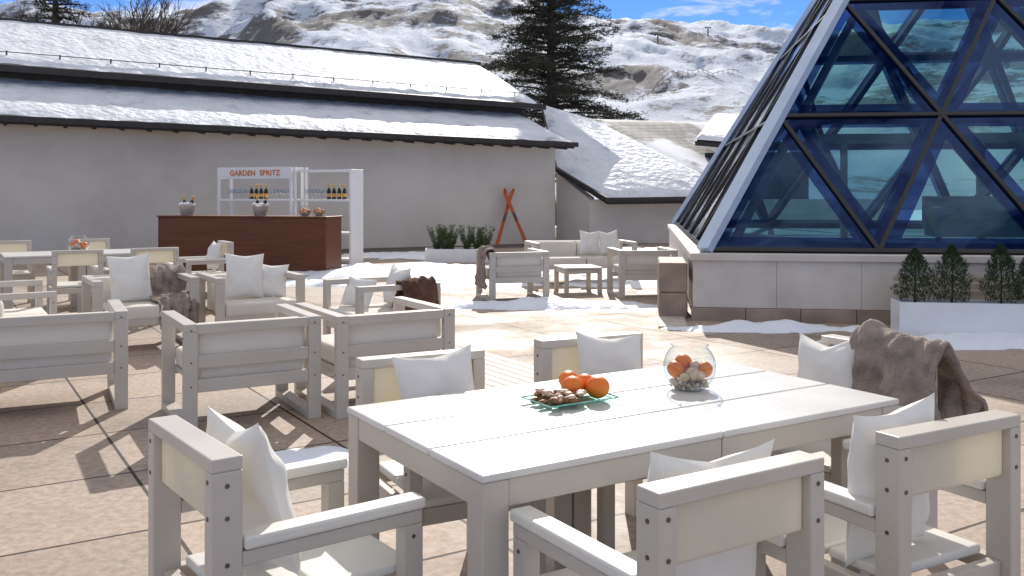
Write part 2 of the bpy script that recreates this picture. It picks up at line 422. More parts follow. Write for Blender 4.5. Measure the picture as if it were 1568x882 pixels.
def lump(c,r,vs,fs,sq=(1,1,1),n=8):
    o=len(vs); k=5; sd=random.random()*90
    for i in range(k+1):
        a=-math.pi/2+math.pi*i/k
        for j in range(n):
            b=2*math.pi*j/n; v=Vector((math.cos(a)*math.cos(b),math.cos(a)*math.sin(b),math.sin(a)))
            v*=r*(1+.3*noise.noise(v*1.5+Vector((sd,0,0))))
            vs.append((c[0]+v.x*sq[0],c[1]+v.y*sq[1],c[2]+v.z*sq[2]))
    for i in range(k):
        for j in range(n): fs.append((o+i*n+j,o+i*n+(j+1)%n,o+(i+1)*n+(j+1)%n,o+(i+1)*n+j))
e=empty('fruit_plate',.21,3.36,31.9,.742)
vs=[];fs=[]; n=16
for i in range(n+1):
    for j in range(n+1):
        p=-1+2*i/n;q=-1+2*j/n; m=max(abs(p),abs(q)); vs.append((p*.15,q*.095,.004+.016*max(0,m-.7)/.3))
for i in range(n):
    for j in range(n):
        a=i*(n+1)+j; fs.append((a,a+n+1,a+n+2,a+1))
o=mesh_obj('plate',vs,fs,M_tealglass,e,True)
ed=[];ef=[]
for p,q in (((-.15,-.095,.02),(.15,-.095,.02)),((.15,-.095,.02),(.15,.095,.02)),((.15,.095,.02),(-.15,.095,.02)),((-.15,.095,.02),(-.15,-.095,.02))): beam(p,q,.003,.004,ed,ef)
mesh_obj('plate_rim',ed,ef,simple('glass_edge',(.20,.60,.50),None,5,.15),e)
orange(.035,.035,.047,.041,e); orange(.108,-.022,.048,.043,e); orange(.112,.062,.046,.038,e); orange(.060,.095,.060,.036,e)
vs=[];fs=[]
for k in range(40):
    lump((random.uniform(-.13,.04),random.uniform(-.08,.07),.012+random.random()*.022),random.uniform(.009,.019),vs,fs,(1.3,1,.7))
mesh_obj('dried_fruit',vs,fs,M_dried,e)
vs=[];fs=[]
for k in range(14): lump((random.uniform(-.1,.03),random.uniform(-.07,.06),.034+random.random()*.012),random.uniform(.009,.017),vs,fs,(1.4,1,.6))
mesh_obj('nuts',vs,fs,M_shell,e)

def bowl(x,y,z,s=1,ang=0):
    e=empty('glass_fish_bowl',x,y,ang,z); vs=[];fs=[]
    prof=[(.001,.002),(.05,.002),(.056,.006)]
    Rr=.101
    for i in range(20):
        a=R(-56+ (56+50)*i/19); prof.append((Rr*math.cos(a),.086+Rr*math.sin(a)))
    prof.append((.068,.166)); prof.append((.074,.171)); prof.append((.071,.173))
    prof=[(r*s,zz*s) for r,zz in prof]
    lathe(prof,vs,fs,40); mesh_obj('bowl',vs,fs,M_glass,e,True)
    vs=[];fs=[]
    for k in range(130):
        a=random.random()*6.3;r=.068*math.sqrt(random.random())*s
        lump((r*math.cos(a),r*math.sin(a),(.012+random.random()*.026)*s),random.uniform(.006,.011)*s,vs,fs,n=6)
    mesh_obj('pebbles',vs,fs,M_peb,e)
    for (a,b,c) in ((-.056,-.012,.078),(.056,.0,.074),(.0,.052,.074),(-.022,.012,.10)): orange(a*s,b*s,c*s,.033*s,e)
    vs=[];fs=[]
    for (a,b,c,r) in ((.0,-.045,.066,.028),(.03,-.055,.060,.020),(-.03,-.058,.055,.020),(.015,-.02,.095,.020)): lump((a*s,b*s,c*s),r*s,vs,fs,(1,1,.9),10)
    mesh_obj('seashells',vs,fs,M_shell,e,True)
bowl(.687,3.60,.742,1.0)
bowl(-5.52,11.85,.742,1.25)

# ------------------------------------------------------------------ bar and shelf
ba=-14.5
Mb=TM(-5.03,17.83,ba)
e=empty('bar_counter',-5.03,17.83,ba)
boxes('body',[(-1.76,1.76,-.35,.33,0,1.03)],M_wood,e,.006)
boxes('top',[(-1.78,1.78,-.37,.35,1.032,1.062)],M_wood,e,.006)
M_gold=simple('gold_foil',(.75,.48,.14),None,20,.3,metal=.9)
M_btl=simple('bottle_glass',(.012,.02,.012),None,5,.08)
M_lab=simple('bottle_label',(.75,.40,.10),None,5,.5)
def bottle(x,y,z,s=1,tilt=(0,0)):
    e=empty('champagne_bottle',x,y,0,z); e.rotation_euler=(tilt[0],tilt[1],0)
    vs=[];fs=[]; lathe([(.001,0),(.043,0),(.044,.01),(.044,.15),(.036,.19),(.018,.235),(.016,.25)],vs,fs,16)
    mesh_obj('glass',vs,fs,M_btl,e,True)
    vs=[];fs=[]; lathe([(.0185,.228),(.0175,.285),(.02,.29),(.019,.315),(.001,.318)],vs,fs,14); mesh_obj('foil',vs,fs,M_gold,e,True)
    vs=[];fs=[]; lathe([(.0448,.05),(.0448,.12)],vs,fs,16); mesh_obj('label',vs,fs,M_lab,e,True)
M_iceb=translucent_mat('frosted_pail',(.88,.89,.88),.5,.3,0)
def bucket(lx,ly):
    w=Mb@Vector((lx,ly,1.063)); e=empty('ice_bucket',w.x,w.y,ba,w.z)
    vs=[];fs=[]; lathe([(.001,.0),(.11,.0),(.165,.22),(.172,.22),(.16,.215),(.115,.02)],vs,fs,24); mesh_obj('pail',vs,fs,M_iceb,e,True)
    vs=[];fs=[]
    for k in range(50):
        a=random.random()*6.3;r=.13*math.sqrt(random.random()); lump((r*math.cos(a),r*math.sin(a),.185+random.random()*.04),.026,vs,fs,n=6)
    mesh_obj('ice',vs,fs,M_snow,e)
    bottle(w.x+.04,w.y,w.z+.07,1,(.1,.30)); bottle(w.x-.04,w.y+.04,w.z+.06,1,(.1,-.1))
bucket(-1.32,-.05); bucket(.26,-.05)
for lx,ly in ((1.22,-.1),(1.46,.0)):
    w=Mb@Vector((lx,ly,1.063)); bowl(w.x,w.y,w.z,1.15)
ex=empty('bar_shelf',-3.3,19.1,-24.0)
SL=3.5; dp=.45; L=[]
L+=[(-.05,0,0,dp,0,1.98)]
L+=[(-1.40,-.052,.001,dp-.001,1.93,1.98)]
L+=[(-1.45,-1.40,.0,.05,0,2.04),(-1.45,-1.40,dp-.05,dp,0,2.04),(-1.56,-1.51,.0,.05,0,2.04),(-1.56,-1.51,dp-.05,dp,0,2.04)]
L+=[(-SL,-SL+.05,.0,.05,0,2.04),(-SL,-SL+.05,dp-.05,dp,0,2.04)]
for z in (1.34,.66,.12): L+=[(-1.398,-.052,.004,dp-.004,z-.02,z+.02),(-SL+.052,-1.562,.004,dp-.004,z-.02,z+.02)]
L+=[(-SL+.052,-1.562,dp-.046,dp-.004,1.99,2.036),(-SL+.004,-SL+.046,.052,dp-.052,1.99,2.036),(-1.556,-1.514,.052,dp-.052,1.99,2.036)]
boxes('frame',L,M_shelf,ex,.003)
boxes('sign_board',[(-SL+.03,-1.53,-.03,-.003,1.80,2.05)],M_shelf,ex,.003)
cu=bpy.data.curves.new('lettering','FONT'); cu.body='GARDEN  SPRITZ'; cu.size=.165; cu.align_x='CENTER'; cu.align_y='CENTER'; cu.extrude=.004; cu.offset=.003; cu.space_character=1.08
cu.materials.append(simple('orange_letters',(.75,.20,.03),None,5,.5))
o=bpy.data.objects.new('lettering',cu); coll.objects.link(o); o.parent=ex; o.location=(-2.45,-.036,1.92); o.rotation_euler=(R(90),0,0)
Ms=TM(-3.3,19.1,-24)
for s in (2.33,2.46,2.59,2.72,.30,.43,.56,.69):
    w=Ms@Vector((-s,.2,1.362)); bottle(w.x,w.y,w.z)
vs=[];fs=[]
for s0,nn in ((1.72,5),(2.88,5),(.82,5)):
    for k in range(nn):
        for yy in (.12,.28):
            lathe([(.001,0),(.034,.001),(.004,.008),(.004,.09),(.03,.12),(.04,.16),(.033,.21)],vs,fs,12,(-s0-k*.095,yy,1.361))
for k in range(3): lathe([(.001,0),(.034,.001),(.004,.008),(.004,.09),(.03,.12),(.04,.16),(.033,.21)],vs,fs,12,(-3.1-k*.1,.15,.681))
g=mesh_obj('wine_glasses',vs,fs,thin_glass('goblet_glass',(.80,.84,.85),.8,0,.18),None,True,Ms)

# ------------------------------------------------------------------ planters
def leaves(vs,fs,c,d,s,wd=.35):
    d=Vector(d).normalized(); r=Vector((random.uniform(-1,1),random.uniform(-1,1),random.uniform(-1,1)))
    q=d.cross(r); q=q.normalized() if q.length>1e-3 else Vector((1,0,0))
    o=len(vs); c=Vector(c); vs+= [c-q*s*wd*.5, c+d*s*.5-q*s*wd*.3, c+d*s, c+d*s*.5+q*s*wd*.5]; fs.append((o,o+1,o+2,o+3))
def juniper(x,y,z,h,r,name='potted_juniper'):
    e=empty(name,x,y,0,z); vs=[];fs=[]; sd=random.random()*50
    for k in range(3800):
        t=random.random()**.8; zz=.02+t*(h-.02)
        rr=r*(1-t**2.8)*(.80+.35*math.sin(min(1,t*6)*1.57)) 
        a=random.random()*6.283; q=rr*(random.random()**.35)*(1+.6*noise.noise(Vector((math.cos(a)*2,math.sin(a)*2,zz*9+sd))))
        c=(q*math.cos(a),q*math.sin(a),zz); leaves(vs,fs,c,(math.cos(a)*.6,math.sin(a)*.6,1+random.uniform(-.3,.5)),random.uniform(.02,.048),.28)
    mesh_obj('foliage',vs,fs,M_leaf,e)
    vs=[];fs=[]; tube([(0,0,-.02),(.005,0,h*.5),(0,0,h*.92)],[.014,.01,.003],vs,fs); mesh_obj('trunk',vs,fs,M_bark,e)
def planter(x0,y0,ang,Ln,dep,h):
    e=empty('white_planter',x0,y0,ang); t=.02
    boxes('box',[(0,Ln,0,t,0,h),(0,Ln,dep-t,dep,0,h),(0,t,t,dep-t,0,h),(Ln-t,Ln,t,dep-t,0,h),(t,Ln-t,t,dep-t,0.005,.02)],M_shelf,e,.003)
    boxes('soil',[(t,Ln-t,t,dep-t,.021,h-.04)],M_soil,e,0)
    return TM(x0,y0,ang)
Mp=planter(4.0,9.60,-8,2.6,.36,.37)
for s in (.20,.57,1.05,1.36,1.8):
    w=Mp@Vector((s,.19,.33)); juniper(w.x,w.y,w.z,.58+random.uniform(-.03,.04),.15)
Mp=planter(-1.86,19.9,3,1.42,.5,.29)
for s in (.25,.42,.55,.90,1.12,1.3):
    w=Mp@Vector((s,.25,.25)); e=empty('rosemary_bush',w.x,w.y,0,w.z); vs=[];fs=[]
    for b in range(26):
        a=random.random()*6.28; l=random.uniform(.28,.58); d=Vector((math.cos(a)*.35,math.sin(a)*.35,1)).normalized()
        for k in range(60):
            t=random.random(); c=d*l*t+Vector((math.cos(a),math.sin(a),0))*.05*random.random(); leaves(vs,fs,c,(random.uniform(-1,1),random.uniform(-1,1),.8),random.uniform(.04,.07),.3)
    mesh_obj('foliage',vs,fs,M_rosem,e)

M_ski=simple('orange_ski',(.66,.13,.025),(.50,.08,.01),12,.3)
def ski(x,y,ang_z,lean,tiltback):
    vs=[];fs=[]; n=30; Ln=1.72
    for i in range(n+1):
        t=i/n; z=t*Ln; w=.045+.016*abs(t-.5)*2
        if t>.94: w*=max(.15,(1-t)/.06)**.5
        yy=-.0+ (-.10*((t-.86)/.14)**2 if t>.86 else 0)
        for sx in (-1,1):
            for sy in (0,.012): vs.append((sx*w,yy+sy,z))
    for i in range(n):
        a=i*4;b=a+4
        for p,q in ((0,1),(1,3),(3,2),(2,0)): fs.append((a+p,a+q,b+q,b+p))
    fs+= [(0,2,3,1),(n*4,n*4+1,n*4+3,n*4+2)]
    o=mesh_obj('ski',vs,fs,M_ski)
    o.matrix_world=Matrix.Translation((x,y,.03))@Matrix.Rotation(R(ang_z),4,'Z')@Matrix.Rotation(R(tiltback),4,'X')@Matrix.Rotation(R(lean),4,'Y')
    boxes('binding',[(-.035,.035,-.04,-.002,.72,.98)],M_bolt,o,.005)
ski(-.42,26.35,28,22,-10); ski(.42,26.78,28,-22,-8)

# ------------------------------------------------------------------ main building
W1=Vector((1.29,27.75,0)); dw=Vector((math.cos(R(28)),math.sin(R(28)),0)); nw=Vector((-dw.y,dw.x,0))
def WP(s,n,z): return W1-dw*s+nw*n+Vector((0,0,z))
SLn=24
e=empty('snowy_roof_building',0,0,0)
def slab(name,pts_top,th,mat,parent,sub=None):
    vs=list(pts_top)+[p-Vector((0,0,th)) for p in pts_top]; n=len(pts_top)
    fs=[tuple(range(n)),tuple(range(2*n-1,n-1,-1))]+[(i+n,(i+1)%n+n,(i+1)%n,i) for i in range(n)]
    return mesh_obj(name,vs,fs,mat,parent)
def wallbox(s0,s1,n0,n1,z0,z1a,z1b,mat,name,par):
    vs=[WP(s0,n0,z0),WP(s1,n0,z0),WP(s1,n1,z0),WP(s0,n1,z0),WP(s0,n0,z1a),WP(s1,n0,z1b),WP(s1,n1,z1b),WP(s0,n1,z1a)]
    return mesh_obj(name,vs,BF,mat,par)
wallbox(0,SLn,0,.3,-.3,2.86,2.86+.015*SLn,M_stucco,'front_wall',e)
vs=[WP(0.002,.302,-.3),WP(.3,.302,-.3),WP(.3,12,-.3),WP(0.002,12,-.3)]
mesh_obj('side_wall',[*vs,WP(.002,.302,2.88),WP(.3,.302,2.88),WP(.3,12,3.9),WP(.002,12,3.9)],BF,M_stucco,e)
def roof_surface(name,s0,s1,n0,n1,z00,z10,k0,k1,res=(120,16),amp=.035,mat=M_roofsnow,thick=.07):
    vs=[];fs=[]; A,B=res
    for i in range(A+1):
        for j in range(B+1):
            s=s0+(s1-s0)*i/A; t=j/B; n=n0+(n1-n0)*t; z=(z00+k0*(s-s0))*(1-t)+(z10+k1*(s-s0))*t
            nn=noise.fractal(Vector((s*.9,n*.9,3.1)),1,2,4)+.25*math.sin(s*9+noise.noise(Vector((s,n,0)))*5)
            edge=min(1,j/1.5,i/1.5) 
            z+=edge*(thick+amp*nn)
            if j==0: n+=.07*noise.noise(Vector((s*1.5,0,0)))
            vs.append(WP(s,n,z))
    for i in range(A):
        for j in range(B): a=i*(B+1)+j; fs.append((a,a+B+1,a+B+2,a+1))
    o=mesh_obj(name,vs,[f[::-1] for f in fs],mat,e,True); return o
roof_surface('lower_roof_snow',-.2,SLn,-.62,2.6,2.96,4.02,.015,.022,(320,16),.030)
slab('lower_roof_deck',[WP(-.25,-.68,2.95),WP(SLn,-.68,2.95+.015*SLn),WP(SLn,2.6,4.0+.022*SLn),WP(-.25,2.6,4.0)],.16,M_dark,e)
vs=[];fs=[]; beam(WP(-.3,-.76,2.90),WP(SLn,-.76,2.90+.015*SLn),.13,.13,vs,fs)
for q in range(0,int(SLn/.6)): beam(WP(q*.6,-.64,2.80+.015*q*.6),WP(q*.6,-.02,2.86+.015*q*.6),.07,.09,vs,fs)
mesh_obj('lower_gutter',vs,fs,M_dark,e)
vs=[WP(-.2,2.4,3.7),WP(SLn,2.4,3.7+.02*SLn),WP(SLn,2.4,4.35+.02*SLn),WP(-.2,2.4,4.35)]
mesh_obj('clerestory_band',vs,[(0,1,2,3)],M_dark,e)
roof_surface('upper_roof_snow',-.6,SLn,1.97,6.5,4.32,6.13,.0205,.018,(240,22),.022)
slab('upper_roof_deck',[WP(-.65,1.9,4.31),WP(SLn,1.9,4.31+.0205*SLn),WP(SLn,6.5,6.11+.018*SLn),WP(-.65,6.5,6.11)],.16,M_dark,e)
slab('rear_roof_deck',[WP(-.65,6.5,6.11),WP(SLn,6.5,6.11+.018*SLn),WP(SLn,12.3,4.0+.018*SLn),WP(-.65,12.3,4.0)],.16,M_dark,e)
vs=[];fs=[]; beam(WP(-.7,1.82,4.22),WP(SLn,1.82,4.22+.0205*SLn),.15,.16,vs,fs); mesh_obj('upper_gutter',vs,fs,M_dark,e)
vs=[];fs=[]; beam(WP(-.66,6.5,6.18),WP(SLn,6.5,6.18+.018*SLn),.25,.10,vs,fs); mesh_obj('ridge_cap',vs,fs,M_dark,e)
vs=[];fs=[]
for (n,zz,k) in ((2.55,4.62+.10,.0205),):
    beam(WP(-.3,n,zz),WP(SLn,n,zz+k*SLn),.02,.02,vs,fs)
    for q in range(0,int(SLn/1.2)): beam(WP(q*1.2,n,zz-.16+k*q*1.2),WP(q*1.2,n,zz+.03+k*q*1.2),.03,.03,vs,fs)
mesh_obj('snow_guard_rail',vs,fs,M_dark,e)

# ------------------------------------------------------------------ annex
e=empty('low_annex_building',0,0,0)
def snowy_poly(name,pts,parent,lift=.06,amp=.03,mat=None,res=14):
    pts=[Vector(p) for p in pts]; c=sum(pts,Vector())/len(pts); vs=[];fs=[]
    for k in range(len(pts)):
        a=pts[k]; b=pts[(k+1)%len(pts)]; idx={}
        for i in range(res+1):
            for j in range(res+1-i):
                u=i/res; v=j/res; p=c*(1-u-v)+a*u+b*v; ed=min(1,(1-u-v)*8)
                p=p+Vector((0,0,ed*(lift+amp*noise.fractal(p*1.0,1,2,4)))); idx[(i,j)]=len(vs); vs.append(p)
        for i in range(res):
            for j in range(res-i):
                fs.append((idx[(i,j)],idx[(i+1,j)],idx[(i,j+1)]))
                if i+j<res-1: fs.append((idx[(i+1,j)],idx[(i+1,j+1)],idx[(i,j+1)]))
    return mesh_obj(name,vs,fs,mat or M_roofsnow,parent,True)
q1=(1.0,31,4.44);q2=(2.72,32,4.04);q3=(6.3,28.2,1.80);q4=(6.1,27.3,1.40);q5=(2.73,26.6,1.36);q6=(1.37,28.2,2.29)
def roofpatch(tag,pts,lift=.05,amp=.03,mat=None):
    cc=sum((Vector(p) for p in pts),Vector())/len(pts)
    vs=[Vector(p)-Vector((0,0,.05)) for p in pts]+[cc-Vector((0,0,.05))]+[Vector(p)-Vector((0,0,.2)) for p in pts]; n=len(pts)
    fs=[(i,(i+1)%n,n) for i in range(n)]+[(i,(i+1)%n,(i+1)%n+n+1,i+n+1) for i in range(n)]
    mesh_obj(tag+'_deck',vs,fs,M_dark,e)
    snowy_poly(tag+'_snow',pts,e,lift,amp,mat)
roofpatch('main_slope',[q5,q4,q3,q2,q1,q6])
roofpatch('rear_slope',[q2,q3,(7.6,30.2,2.05),(9.6,36.0,4.15)],.05,.0,M_shingle)
vs=[];fs=[]; beam((2.66,26.53,1.30),(6.2,27.22,1.34),.12,.12,vs,fs); beam((2.70,26.52,1.31),(1.30,28.1,2.22),.10,.12,vs,fs); mesh_obj('gutter',vs,fs,M_dark,e)
def wall3(name,a,b,h0,h1,th,mat,par):
    a=Vector(a);b=Vector(b); d=(b-a).normalized(); n=Vector((-d.y,d.x,0))*th; z=Vector((0,0,1))
    vs=[a,b,b+n,a+n,a+z*h0,b+z*h1,b+z*h1+n,a+z*h0+n]; return mesh_obj(name,vs,BF,mat,par)
wall3('front_wall',(2.25,27.2,-.2),(12,29.0,-.2),1.5,1.5,.25,M_stucco,e)
wall3('side_wall',(1.35,28.4,-.2),(2.22,27.22,-.2),2.3,1.55,.25,M_stucco,e)
e=empty('chalet_building',0,0,0)
c0=(5.9,30.0,3.22);c1=(7.9,29.2,3.0);c2=(10,33,4.2);c3=(7.4,34,4.35)
roofpatch('roof',[c0,c1,c2,c3],.12,.05)
wall3('wall',(6.3,30.4,-.2),(9.5,29.8,-.2),3.0,3.0,.3,M_dark,e)

# ------------------------------------------------------------------ pyramid
pc=Vector((2.31,11.05,0)); xp=Vector((math.cos(R(-8)),math.sin(R(-8)),0)); yp=Vector((-xp.y,xp.x,0))
S=1.96; NR=5; RZ=1.65; Z0=.82
def PP(a,b,z): return pc+xp*a+yp*b+Vector((0,0,z))
def node(face,r,i,inset=0.0,zoff=0):
    L=NR*S; h=r*S/2+inset; z=Z0+r*RZ+zoff
    t=r*S/2+i*S
    if inset:
        lo=h; hi=L-h; t=min(max(t,lo),hi)
    if face==0: return PP(t,h,z)
    if face==1: return PP(h,L-t,z)
    if face==2: return PP(L-h,t,z)
    return PP(L-t,L-h,z)
def tint_glass(name,c1,c2,base,gl,sc=.45):
    m,nt,b=new_mat(name); nt.nodes.remove(b); out=nt.nodes['Material Output']
    tc=N(nt,'ShaderNodeTexCoord'); nz=N(nt,'ShaderNodeTexNoise'); nz.inputs['Scale'].default_value=sc; nz.inputs['Detail'].default_value=4; nt.links.new(tc.outputs['Object'],nz.inputs['Vector'])
    r=ramp(nt,[(.35,c1),(.65,c2)]); nt.links.new(nz.outputs['Fac'],r.inputs['Fac'])
    t=N(nt,'ShaderNodeBsdfTransparent'); nt.links.new(r.outputs['Color'],t.inputs['Color'])
    g=N(nt,'ShaderNodeBsdfGlossy'); g.inputs['Roughness'].default_value=.03; g.inputs['Color'].default_value=(*gl,1)
    n2=N(nt,'ShaderNodeTexNoise'); n2.inputs['Scale'].default_value=.9; nt.links.new(tc.outputs['Object'],n2.inputs['Vector'])
    bp=N(nt,'ShaderNodeBump'); bp.inputs['Strength'].default_value=.25; bp.inputs['Distance'].default_value=.05; nt.links.new(n2.outputs['Fac'],bp.inputs['Height']); nt.links.new(bp.outputs['Normal'],g.inputs['Normal'])
    mx=N(nt,'ShaderNodeMixShader')
    nt.links.new(add_fresnel(nt,.6,base,3.0),mx.inputs[0]); nt.links.new(t.outputs[0],mx.inputs[1]); nt.links.new(g.outputs[0],mx.inputs[2]); nt.links.new(mx.outputs[0],out.inputs['Surface'])
    return m
M_pglass=tint_glass('blue_tinted_glass',(.28,.48,.58),(.58,.80,.74),.10,(.28,.45,.85))
M_pedge=tint_glass('deep_blue_glass',(.030,.055,.16),(.065,.12,.27),.16,(.12,.20,.55),1.2)
M_mull=simple('black_mullion',(.02,.02,.022),None,5,.4)
M_bluebeam=simple('blue_steel',(.016,.04,.13),(.010,.022,.08),1.5,.45)
M_silver=simple('silver_flashing',(.60,.68,.82),(.48,.57,.72),2,.35,.1,20,metal=.25)
def reflmat():
    m,nt,b=new_mat('mirror_blue_glass'); 
    tc=N(nt,'ShaderNodeTexCoord'); nz=N(nt,'ShaderNodeTexNoise'); nz.inputs['Scale'].default_value=2.2; nz.inputs['Detail'].default_value=6; nt.links.new(tc.outputs['Object'],nz.inputs['Vector'])
    r=ramp(nt,[(.4,(.012,.02,.06)),(.62,(.05,.075,.16))]); nt.links.new(nz.outputs['Fac'],r.inputs['Fac']); nt.links.new(r.outputs['Color'],b.inputs['Base Color'])
    b.inputs['Roughness'].default_value=.06; b.inputs['Coat Weight'].default_value=.3
    bp=N(nt,'ShaderNodeBump'); bp.inputs['Strength'].default_value=.35; bp.inputs['Distance'].default_value=.05
    nt.links.new(nz.outputs['Fac'],bp.inputs['Height']); nt.links.new(bp.outputs['Normal'],b.inputs['Normal'])
    return m
e=empty('glass_pyramid',0,0,0)
gv=[];gf=[];mv=[];mf=[];iv=[];iff=[];sv=[];sf=[];bv=[];bf_=[]
def pane(tri,face):
    if face==1:
        o=len(sv); sv.extend(tri); sf.append((o,o+1,o+2)); return
    c=sum(tri,Vector())/3; k=.72 if face==0 else .84
    o=len(bv); inner=[c+(p-c)*k for p in tri]; bv.extend(tri); bv.extend(inner)
    for i in range(3): bf_.append((o+i,o+(i+1)%3,o+3+(i+1)%3,o+3+i))
    o=len(gv); gv.extend(inner); gf.append((o,o+1,o+2))
for face in range(4):
    for r in range(NR):
        for i in range(NR-r):
            pane([node(face,r,i),node(face,r,i+1),node(face,r+1,i)],face)
            if i<NR-r-1: pane([node(face,r,i+1),node(face,r+1,i+1),node(face,r+1,i)],face)
    nface={0:-yp,1:-xp,2:xp,3:yp}[face]
    up_=(nface*RZ+Vector((0,0,S/2))).normalized()
    for r in range(NR):
        for i in range(NR-r):
            a,b,c=node(face,r,i),node(face,r,i+1),node(face,r+1,i)
            w=.05
            beam(a,b,w,.07,mv,mf,up_)
            if not (i==0): beam(a,c,w,.066,mv,mf,up_)
            if i!=NR-r-1: beam(b,c,w,.074,mv,mf,up_)
            if face==1: continue
            ins=.30
            ia,ib,ic=node(face,r,i,ins),node(face,r,i+1,ins),node(face,r+1,i,ins)
            bw=.10
            beam(ia,ib,bw+.03,.12,iv,iff,up_)
            beam(ia,ic,bw,.11,iv,iff,up_); beam(ib,ic,bw,.13,iv,iff,up_)
mesh_obj('glass_panes',gv,gf,M_pglass,e); mesh_obj('pane_borders',bv,bf_,M_pedge,e); mesh_obj('reflective_panes',sv,sf,reflmat(),e); mesh_obj('mullions',mv,mf,M_mull,e); mesh_obj('inner_lattice',iv,iff,M_bluebeam,e)
cv=[];cf=[]
apex=PP(NR*S/2,NR*S/2,Z0+NR*RZ)
for (a,b,na) in ((0,0,-yp-xp),(NR*S,0,xp-yp),(0,NR*S,yp-xp),(NR*S,NR*S,xp+yp)):
    p=PP(a,b,Z0); out=(na.normalized()*.045)
    beam(p+out,apex+out,.18,.10,cv,cf,na.normalized()+Vector((0,0,.8)))
mesh_obj('corner_flashing',cv,cf,M_silver,e)
L=NR*S
def pbox(a0,a1,b0,b1,z0,z1,vs,fs):
    o=len(vs); vs+=[PP(a0,b0,z0),PP(a1,b0,z0),PP(a1,b1,z0),PP(a0,b1,z0),PP(a0,b0,z1),PP(a1,b0,z1),PP(a1,b1,z1),PP(a0,b1,z1)]; fs+=[tuple(i+o for i in f) for f in BF]
vs=[];fs=[]; pw=.95
a=-.16
while a<L+.1:
    a2=min(a+pw-.003,L+.16); pbox(a,a2,-.13,.02,.155,.70,vs,fs); a+=pw
a=.03
while a<L+.1:
    pbox(-.16,-.02,a,min(a+pw-.003,L+.16),.155,.70,vs,fs); pbox(L+.02,L+.16,a,min(a+pw-.003,L+.16),.155,.70,vs,fs); a+=pw
pbox(-.16,L+.16,L+.02,L+.16,.155,.70,vs,fs)
o=mesh_obj('base_panels',vs,fs,M_panel,e); bm=o.modifiers.new('b','BEVEL'); bm.width=.0015
vs=[];fs=[]; pbox(-.20,L+.2,-.17,.06,.702,.79,vs,fs); pbox(-.20,-.0,.063,L+.2,.702,.79,vs,fs); pbox(L,L+.2,.063,L+.2,.702,.79,vs,fs)
pbox(-.02,L+.02,L-.02,L+.2,.705,.789,vs,fs)
o=mesh_obj('coping',vs,fs,M_panel,e); bm=o.modifiers.new('b','BEVEL'); bm.width=.01
vs=[];fs=[]
a=-.18
while a<L+.1:
    a2=min(a+.62-.006,L+.18); pbox(a,a2,-.165,.02,-.02,.15,vs,fs); a+=.62
o=mesh_obj('stone_plinth',vs,fs,M_stone,e); bm=o.modifiers.new('b','BEVEL'); bm.width=.006
vs=[];fs=[]; pbox(-.11,L+.11,-.08,L+.11,-.02,.70,vs,fs); o=mesh_obj('base_core',vs,fs,M_panel,e)
vs=[];fs=[]; pbox(.05,L-.05,.065,L-.05,.702,.74,vs,fs); mesh_obj('interior_floor',vs,fs,simple('interior_floor',(.16,.22,.22),(.09,.13,.14),1,.3),e)
M_int=simple('interior_wood',(.28,.30,.28),(.16,.18,.18),2,.6)
vs=[];fs=[]
pbox(2.2,9.0,5.2,5.3,2.38,2.5,vs,fs)
for q in (2.6,4.8,7.0,8.8): pbox(q,q+.1,5.2,5.32,.74,2.38,vs,fs)
for q0 in (3.2,5.6):
    pbox(q0,q0+1.6,2.6,2.72,1.0,1.45,vs,fs); pbox(q0,q0+1.6,2.05,2.6,.9,1.1,vs,fs); pbox(q0,q0+.08,2.05,2.6,1.1,1.3,vs,fs); pbox(q0+1.52,q0+1.6,2.05,2.6,1.1,1.3,vs,fs)
    for zz in (q0+.02,q0+1.5): pbox(zz,zz+.07,2.1,2.17,.74,.9,vs,fs)
mesh_obj('interior_furnishings',vs,fs,M_int,e)
e=empty('stone_block',0,0,0)
vs=[];fs=[]; pbox(-.56,-.22,.02,1.1,-.01,.30,vs,fs); pbox(-.56,-.22,.02,1.1,.306,.66,vs,fs); o=mesh_obj('blocks',vs,fs,M_stone,e); bm=o.modifiers.new('b','BEVEL'); bm.width=.015
e=empty('wooden_slat_screen',4.25,10.35,-8)
M_slat=simple('slat_wood',(.50,.42,.31),(.36,.28,.19),6,.6)
boxes('slats',[(0,2.6,0,.04,z,z+.05) for z in (.2,.28,.36,.44,.52)]+[(x,x+.05,.042,.08,0,.58) for x in (.1,1.3,2.45)],M_slat,e,.003)

# ------------------------------------------------------------------ ground
mesh_obj('terrace_paving',[(-26,-8,0),(26,-8,0),(26,31,0),(-26,31,0)],[(0,1,2,3)],M_tiles)
mesh_obj('ground',[(-3000,-3000,-.06),(3000,-3000,-.06),(3000,3000,-.06),(-3000,3000,-.06)],[(0,1,2,3)],M_snow)
M_gravel=simple('gravel',(.22,.19,.16),(.09,.075,.06),45,.95,1,60,bdist=.03)
mesh_obj('gravel_bed',[WP(-9,-.0,.006),WP(22,-.0,.006),WP(22,-1.5,.006),WP(-9,-1.5,.006)],[(0,3,2,1)][::-1],M_gravel)
e=empty('wooden_deck_strip',-.42,7.35,31.8)
M_deck=simple('weathered_deck',(.62,.56,.48),(.46,.40,.33),5,.7,.3,30)
boxes('boards',[(j*.105,j*.105+.098,-.9+.03*((j*7)%3),1.1,.004,.022) for j in range(8)],M_deck,e,.003)
e=empty('wooden_deck_strip',1.62,10.3,82)
boxes('boards',[(j*.105,j*.105+.098,-.32,.0,.004,.022) for j in range(13)],M_deck,e,.003)

